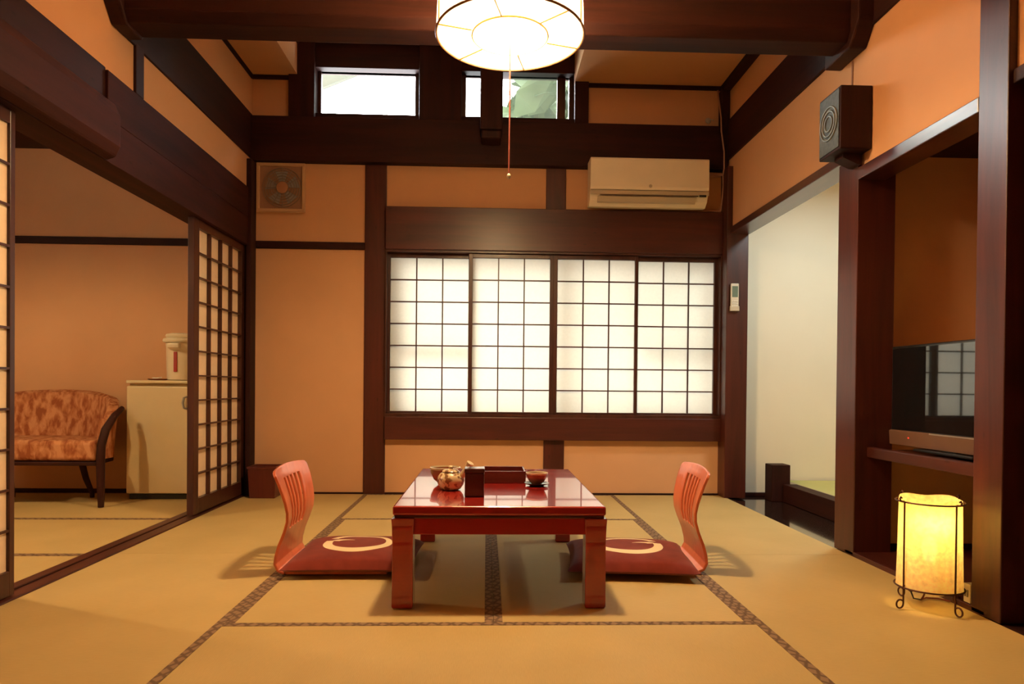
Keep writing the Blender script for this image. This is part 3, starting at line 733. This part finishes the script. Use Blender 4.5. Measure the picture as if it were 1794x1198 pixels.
ob = thing('wall_outlet', 'small white outlet box at the niche floor beside the near pillar', 'electrical outlet', (1.80, 2.462, .02))
MB().box(-.022, .022, -.018, .018, 0, .070).build('cover', m_white2, ob, bevel=.003)
MB().box(-.026, -.0225, -.009, -.003, .022, .048).box(-.026, -.0225, .004, .010, .022, .048).build('socket', m_grey, ob)

# ------------------------------------------------------------------ TV
TVX = 1.946
t = thing('television', 'flat black television with a bronze lower edge on the niche shelf', 'television', (TVX+.02, 2.83, .528))
MB().box(-.02, .03, -.385, .40, .020, .482).build('casing', m_black, t, bevel=.006)
MB().box(-.0225, -.0205, -.372, .387, .090, .470).build('screen', m_screen, t)
MB().prism([(-.026, .018), (-.030, .080), (-.0235, .086), (-.0205, .086), (-.0205, .016)], 'y', -.384, .399).build('speaker_bar', m_bronze, t)
MB().box(-.031, -.0295, -.384, .10, .0795, .0855).build('silver_trim', m_silver, t)
MB().box(-.0305, -.0285, .245, .252, .052, .058).build('power_light', emit('red_standby', (1, .05, .03), 1.2), t)
MB().box(-.01, .015, -.05, .05, .012, .022).build('neck', m_black, t)
MB().box(-.045, .10, -.19, .19, .0, .012).build('stand', m_black, t, bevel=.004)
t = thing('recorder', 'flat black set-top box on the shelf under the television', 'set-top box', (2.05, 2.80, .5155))
# (low box tucked behind the television stand)
MB().box(.035, .19, -.15, .15, 0, .04).build('case', m_black, t, bevel=.004)

# ------------------------------------------------------------------ speaker
t = thing('wall_speaker', 'dark wooden box speaker with round grille high on the right pillar', 'speaker', (1.70, 3.245, 1.925))
MB().box(-.068, .083, -.105, .100, 0, .295).build('cabinet', m_wz, t, bevel=.005)
m_spk = simple('grey_grille_cloth', (.05, .056, .053), .6, metal=.2, scale=60, var=.4)
MB().box(-.072, -.0685, -.094, .090, .012, .283).build('grille', m_spk, t, bevel=.001)
b = MB()
for r in (.078, .058, .035): b.tube(circle(-.073, -.002, .150, r, 36, 'x'), .005, 6, closed=True)
b.build('speaker_ring', simple('tarnished_ring', (.16, .165, .155), .5, metal=.4), t)
MB().prism([(1.77-1.70, .0), (-.02, .0), (-.02, -.02), (.05, -.05), (.07, -.05)], 'y', -.04, .04).build('bracket', m_wz, t)

# ------------------------------------------------------------------ air conditioner
t = thing('air_conditioner', 'cream wall air conditioner above the right end of the window', 'air conditioner', (1.155, 5.02, 2.118))
MB().prism([(-.135, .10), (-.145, .14), (-.148, .20), (-.148, .318), (-.140, .328), (.0, .328), (.0, -.0), (-.06, -.004), (-.105, .030)], 'x', -.430, .425).build('body', m_acw, t, bevel=.004)
MB().prism([(-.1495, .098), (-.153, .12), (-.153, .312), (-.149, .322), (-.1485, .322), (-.1485, .098)], 'x', -.428, .423).build('front_panel', m_acw, t)
MB().prism([(-.138, .066), (-.144, .070), (-.146, .094), (-.134, .094)], 'x', -.43, .425).build('lower_panel', m_acg, t)
MB().prism([(-.106, .012), (-.118, .020), (-.140, .052), (-.134, .056), (-.100, .020)], 'x', -.375, .335).build('louver', m_acg, t, bevel=.001)
MB().prism([(-.134, .0605), (-.139, .0605), (-.141, .0655), (-.134, .0655)], 'x', -.36, .35).build('air_slot', simple('brown_shadow_gap', (.10, .06, .03), .8), t)
MB().box(.355, .405, -.1475, -.1415, .056, .070).build('receiver_window', m_black, t)
MB().lathe([(.012, 0), (.012, .001)], n=20).build('badge', m_acg, t, loc=(0, -.1535, .125)).rotation_euler = (PI/2, 0, 0)
# wiring
cb = MB().tube([(1.705, 5.085, 3.03), (1.71, 5.02, 2.80), (1.712, 5.015, 2.70), (1.733, 5.012, 2.55), (1.735, 5.012, 2.43), (1.742, 5.06, 2.39), (1.748, 5.06, 2.32), (1.742, 5.06, 2.25), (1.735, 5.06, 2.17), (1.73, 5.06, 2.125), (1.715, 5.06, 2.120), (1.59, 5.06, 2.125)], .0055, 6).build('power_cable', m_cable)
tag(cb, 'thin pinkish power cable running down the right corner to the air conditioner', 'cable')
cb = MB().box(1.582, 1.735, 5.045, 5.10, 2.385, 2.402).build('cable_duct', m_cable, bevel=.002)
tag(cb, 'short horizontal cable duct joining the air conditioner to the corner', 'cable duct')
t = thing('ceiling_hook', 'small pale round hook plate on the upper wall right of the high windows', 'hook', (1.64, 5.104, 2.81))
MB().lathe([(.022, 0), (.020, .006), (.006, .009)], n=20).build('plate', m_acg, t).rotation_euler = (PI/2, 0, 0)
MB().tube([(0, -.008, 0), (.012, -.025, .0), (.028, -.030, -.004), (.034, -.022, -.010)], .004, 6).build('hook', m_acg, t)

# ------------------------------------------------------------------ ventilation fan
t = thing('ventilation_fan', 'square cream ventilation fan set high on the back wall at left', 'fan', (-1.518, 5.104, 2.065))
m_fanf = simple('tan_fan_plastic', (.62, .38, .20), .5, var=.02)
MB().box(-.175, .175, -.030, 0, 0, .022).box(-.175, .175, -.030, 0, .333, .355).box(-.175, -.155, -.030, 0, .022, .333).box(.155, .175, -.030, 0, .022, .333).build('frame', m_fanf, t, bevel=.003)
MB().box(-.155, .155, -.010, -.002, .022, .333).build('backplate', simple('dusky_fan_plate', (.36, .20, .12), .5), t)
b = MB()
for r in (.045, .065, .085, .105, .125, .142): b.tube(circle(.01, -.020, .178, r, 40, 'y'), .0028, 5, closed=True)
for k in range(12):
    a_ = k*PI/6; b.tube([(.01+.03*math.cos(a_), -.020, .178+.03*math.sin(a_)), (.01+.142*math.cos(a_), -.020, .178+.142*math.sin(a_))], .0022, 5)
b.build('grille', simple('grey_fan_grille', (.30, .24, .19), .35, metal=.5), t)
MB().lathe([(.045, 0), (.042, .012), (.02, .016)], n=28).build('hub', simple('fan_hub', (.42, .20, .10), .4), t, loc=(.01, -.011, .178)).rotation_euler = (PI/2, 0, 0)
for k in range(5):
    a_ = k*2*PI/5; b = MB()
    c1, s1 = math.cos(a_), math.sin(a_); c2, s2 = math.cos(a_+.75), math.sin(a_+.75)
    P_ = [(.04*c1, -.013, .04*s1), (.125*c1, -.012, .125*s1), (.125*c2, -.017, .125*s2), (.04*c2, -.017, .04*s2)]
    vs = [b.bm.verts.new(p) for p in P_] ; vs2 = [b.bm.verts.new((p[0], p[1]+.0015, p[2])) for p in P_]
    b.bm.faces.new(vs); b.bm.faces.new(vs2[::-1])
    for q in range(4): b.bm.faces.new((vs[q], vs[(q+1)%4], vs2[(q+1)%4], vs2[q]))
    b.build('blade', m_grey, t, loc=(.01, 0, .178))
MB().tube([(-.17, -.034, -.006), (.17, -.034, -.006)], .003, 6).build('lower_lip', m_fanf, t)

# remote control on the right post
t = thing('wall_remote', 'pale remote control with grey display hanging on the right corner post', 'remote control', (1.800, 4.957, 1.375))
MB().box(-.030, .030, -.018, -.003, 0, .195).build('body', m_remote, t, bevel=.005)
MB().box(-.020, .022, -.0195, -.018, .095, .175).build('display', m_lcd, t)
b = MB()
for r_ in range(3):
    for c_ in range(3): b.box(-.020+c_*.015, -.010+c_*.015, -.0205, -.018, .062-r_*.018, .071-r_*.018)
b.build('button', m_white2, t)
MB().box(-.034, .034, -.021, 0, -.006, .030).build('holder', m_acg, t, bevel=.003)

# waste bin
t = thing('waste_bin', 'dark red wooden waste bin in the back left corner', 'bin', (-1.578, 4.965, 0))
b = MB(); h = .21; o_, i_ = [], []
for (s0, z, th) in ((.088, 0, 0), (.098, h, 0)):
    o_.append([b.bm.verts.new((dx*s0, dy*s0*.9, z)) for dx, dy in ((-1,-1),(1,-1),(1,1),(-1,1))])
for (s0, z) in ((.088, h), (.078, .008)):
    i_.append([b.bm.verts.new((dx*s0, dy*s0*.9, z)) for dx, dy in ((-1,-1),(1,-1),(1,1),(-1,1))])
R_ = o_ + i_
for q in range(3):
    for k in range(4): b.bm.faces.new((R_[q][k], R_[q][(k+1)%4], R_[q+1][(k+1)%4], R_[q+1][k]))
b.bm.faces.new(R_[0][::-1]); b.bm.faces.new(R_[3])
b.build('body', m_binw, t, bevel=.002)
MB().box(-.103, .103, -.093, -.080, .205, .222).box(-.103, .103, .080, .093, .205, .222).box(-.103, -.090, -.080, .080, .205, .222).box(.090, .103, -.080, .080, .205, .222).build('rim', m_binw, t, bevel=.002)

# ------------------------------------------------------------------ hall platform
t = thing('tatami_platform', 'low dark framed platform topped with green tatami in the hall', 'platform', (2.9, 4.2, -.01))
MB().box(2.14-2.9, 2.24-2.9, 3.345-4.2, 4.86-4.2, 0, .128).box(2.24-2.9, 3.60-2.9, 4.78-4.2+.25, 4.86-4.2+.25, 0, .05).build('frame', m_wy, t, bevel=.004)
MB().box(2.24-2.9, 3.60-2.9, 3.345-4.2, 5.11-4.2, .05, .122).build('tatami_top', m_tatg, t)
MB().box(2.215-2.9, 2.262-2.9, 3.345-4.2, 5.11-4.2, .1225, .1235).build('edge_board', simple('tan_edge_board', (.33, .22, .14), .5), t)
MB().box(2.06-2.9, 2.195-2.9, 4.865-4.2, 4.99-4.2, 0, .265).build('corner_post', m_wz, t, bevel=.004)

# ------------------------------------------------------------------ side room: armchair, fridge, pot
m_fab = None
def fabric():
    m, nt, b = new_mat('rust_patterned_fabric'); b.inputs['Roughness'].default_value = .95; b.inputs['Specular IOR Level'].default_value = .1
    v = coords(nt, (17, 17, 8)); n = N(nt, 'ShaderNodeTexNoise'); n.inputs['Scale'].default_value = 1.6; n.inputs['Detail'].default_value = 5; n.inputs['Distortion'].default_value = .4
    nt.links.new(v, n.inputs[0]); r = ramp(nt, [(.38, (.27, .085, .035)), (.50, (.42, .17, .075)), (.62, (.54, .26, .13))]); nt.links.new(n.outputs[0], r.inputs[0]); nt.links.new(r.outputs[0], b.inputs['Base Color'])
    return m
m_fab = fabric()
t = thing('armchair', 'rust patterned tub armchair with dark wooden legs in the side room', 'armchair', (-3.02, 4.70, 0), .0)
# seat
b = MB(); ns = 32
def tub(a_, q=1.0): # a_ from 0 (right front) round the back to pi (left front)
    return (.48*q*math.cos(a_), .02 + .30*q*math.sin(a_)**.8 if math.sin(a_) > 0 else .02)
pl = [(-.515, -.20), (.515, -.20)] + [tub(PI*k/16, .97) for k in range(17)]
b.prism(pl, 'z', .295, .43); b.build('seat', m_fab, t, bevel=.03, seg=4, smooth=True)
b = MB(); pl2 = [(x*1.01, y*1.01-.002) for x, y in pl]
b.prism(pl2, 'z', .268, .292); b.build('seat_frame', m_wx, t, bevel=.004)
# curved back
b = MB(); g = []
K = 36
for i in range(K+1):
    a_ = PI*(i/K)*1.10 - PI*.05; sn = math.sin(a_)
    x = .50*math.cos(a_); y = -.02 + .33*max(sn, -.2)
    top_z = .55 + .185*max(0, sn)**.45
    col = []
    lean = .05
    nx, ny = math.cos(a_), max(sn, 0)
    for z, off_ in ((.30, -.00), (.42, .004), (.56, .014), (.68*1, .024)):
        zz = min(z, .30 + (top_z-.30)*(z-.30)/.38)
        zz = .30 + (top_z-.30)*(z-.30)/.38
        col.append((x+nx*off_, y+ny*(off_+lean*(zz-.3)/.5), zz))
    inner = [(x-nx*.065+nx*q*.010, y-ny*.075+ny*(lean*(zz-.3)/.5), zz) for q, (_, _, zz) in enumerate(col)]
    tip = (x-nx*.03, y-ny*.03+ny*lean*(top_z-.3)/.5, top_z+.018)
    ring = col + [tip] + inner[::-1]
    g.append([b.bm.verts.new(p) for p in ring])
for i in range(K):
    L_ = len(g[i])
    for k in range(L_): b.bm.faces.new((g[i][k], g[i][(k+1)%L_], g[i+1][(k+1)%L_], g[i+1][k]))
b.bm.faces.new(g[0][::-1]); b.bm.faces.new(g[-1])
b.smooth = True; b.build('backrest', m_fab, t, smooth=True)
def bar(pts, rr, name='leg'):
    MB().tube(pts, rr, 10).build(name, m_wz, t)
for s in (-1, 1):
    bar([(s*.583, -.02, .635), (s*.576, -.10, .59), (s*.558, -.175, .50), (s*.547, -.205, .40), (s*.543, -.205, .28), (s*.543, -.20, .12), (s*.544, -.20, .03), (s*.544, -.20, .002)], [.016, .022, .026, .026, .026, .023, .019, .018])
bar([(.245, .10, .27), (.255, .14, .14), (.271, .188, .03), (.271, .188, .002)], [.022, .020, .016, .015])
bar([(-.245, .10, .27), (-.255, .14, .14), (-.271, .188, .03), (-.271, .188, .002)], [.022, .020, .016, .015])

t = thing('mini_fridge', 'ivory small refrigerator against the side room back wall', 'refrigerator', (-2.245, 4.94, 0))
MB().box(-.235, .235, -.085, .165, .035, .800).build('cabinet', m_fridge, t, bevel=.006)
MB().box(-.237, .237, -.125, -.088, .040, .783).build('door', m_fridge, t, bevel=.010, seg=3)
MB().box(-.240, .240, -.128, .168, .802, .823).build('top', m_fridge, t, bevel=.006)
MB().box(-.225, .225, -.10, .15, .0, .034).build('base', m_black, t)
MB().tube([(.175, -.128, .71), (.165, -.150, .705), (.160, -.155, .67), (.165, -.150, .635), (.175, -.128, .63)], .008, 8).build('handle', m_grey, t)
o = MB().lathe([(.055, 0), (.062, .005), (.066, .012), (.060, .012), (.050, .007), (.002, .006)], n=28).build('ashtray', m_brownc, None, loc=(-2.30, 4.88, .8235))
tag(o, 'small brown dish on top of the small refrigerator', 'dish')
o = MB().tube([(-.03, 0, .004), (0, 0, .006), (.03, .005, .010)], [.006, .004, .004], 8).build('spoon', m_silver, None, loc=(-2.30, 4.87, .833))
tag(o, 'shiny metal spoon lying in the dish on the refrigerator', 'spoon')
t = thing('hot_water_pot', 'ivory electric hot water pot standing on the refrigerator', 'hot water pot', (-2.165, 4.95, .824))
MB().lathe([(.085, 0), (.095, .006), (.098, .10), (.100, .22), (.104, .262), (.10, .268)], n=40).build('body', m_pot, t)
MB().lathe([(.118, .268), (.124, .280), (.118, .294), (.100, .300)], n=40).build('collar', m_pot, t)
MB().lathe([(.098, .3005), (.106, .312), (.100, .326), (.07, .333), (.01, .335)], n=40).build('lid', m_pot, t)
MB().box(-.012, .012, -.106, -.097, .06, .20).build('water_gauge', m_red, t, bevel=.003)
MB().prism([(-.098, .215), (-.145, .225), (-.150, .255), (-.10, .268)], 'x', -.04, .04).build('spout', m_pot, t, bevel=.006)
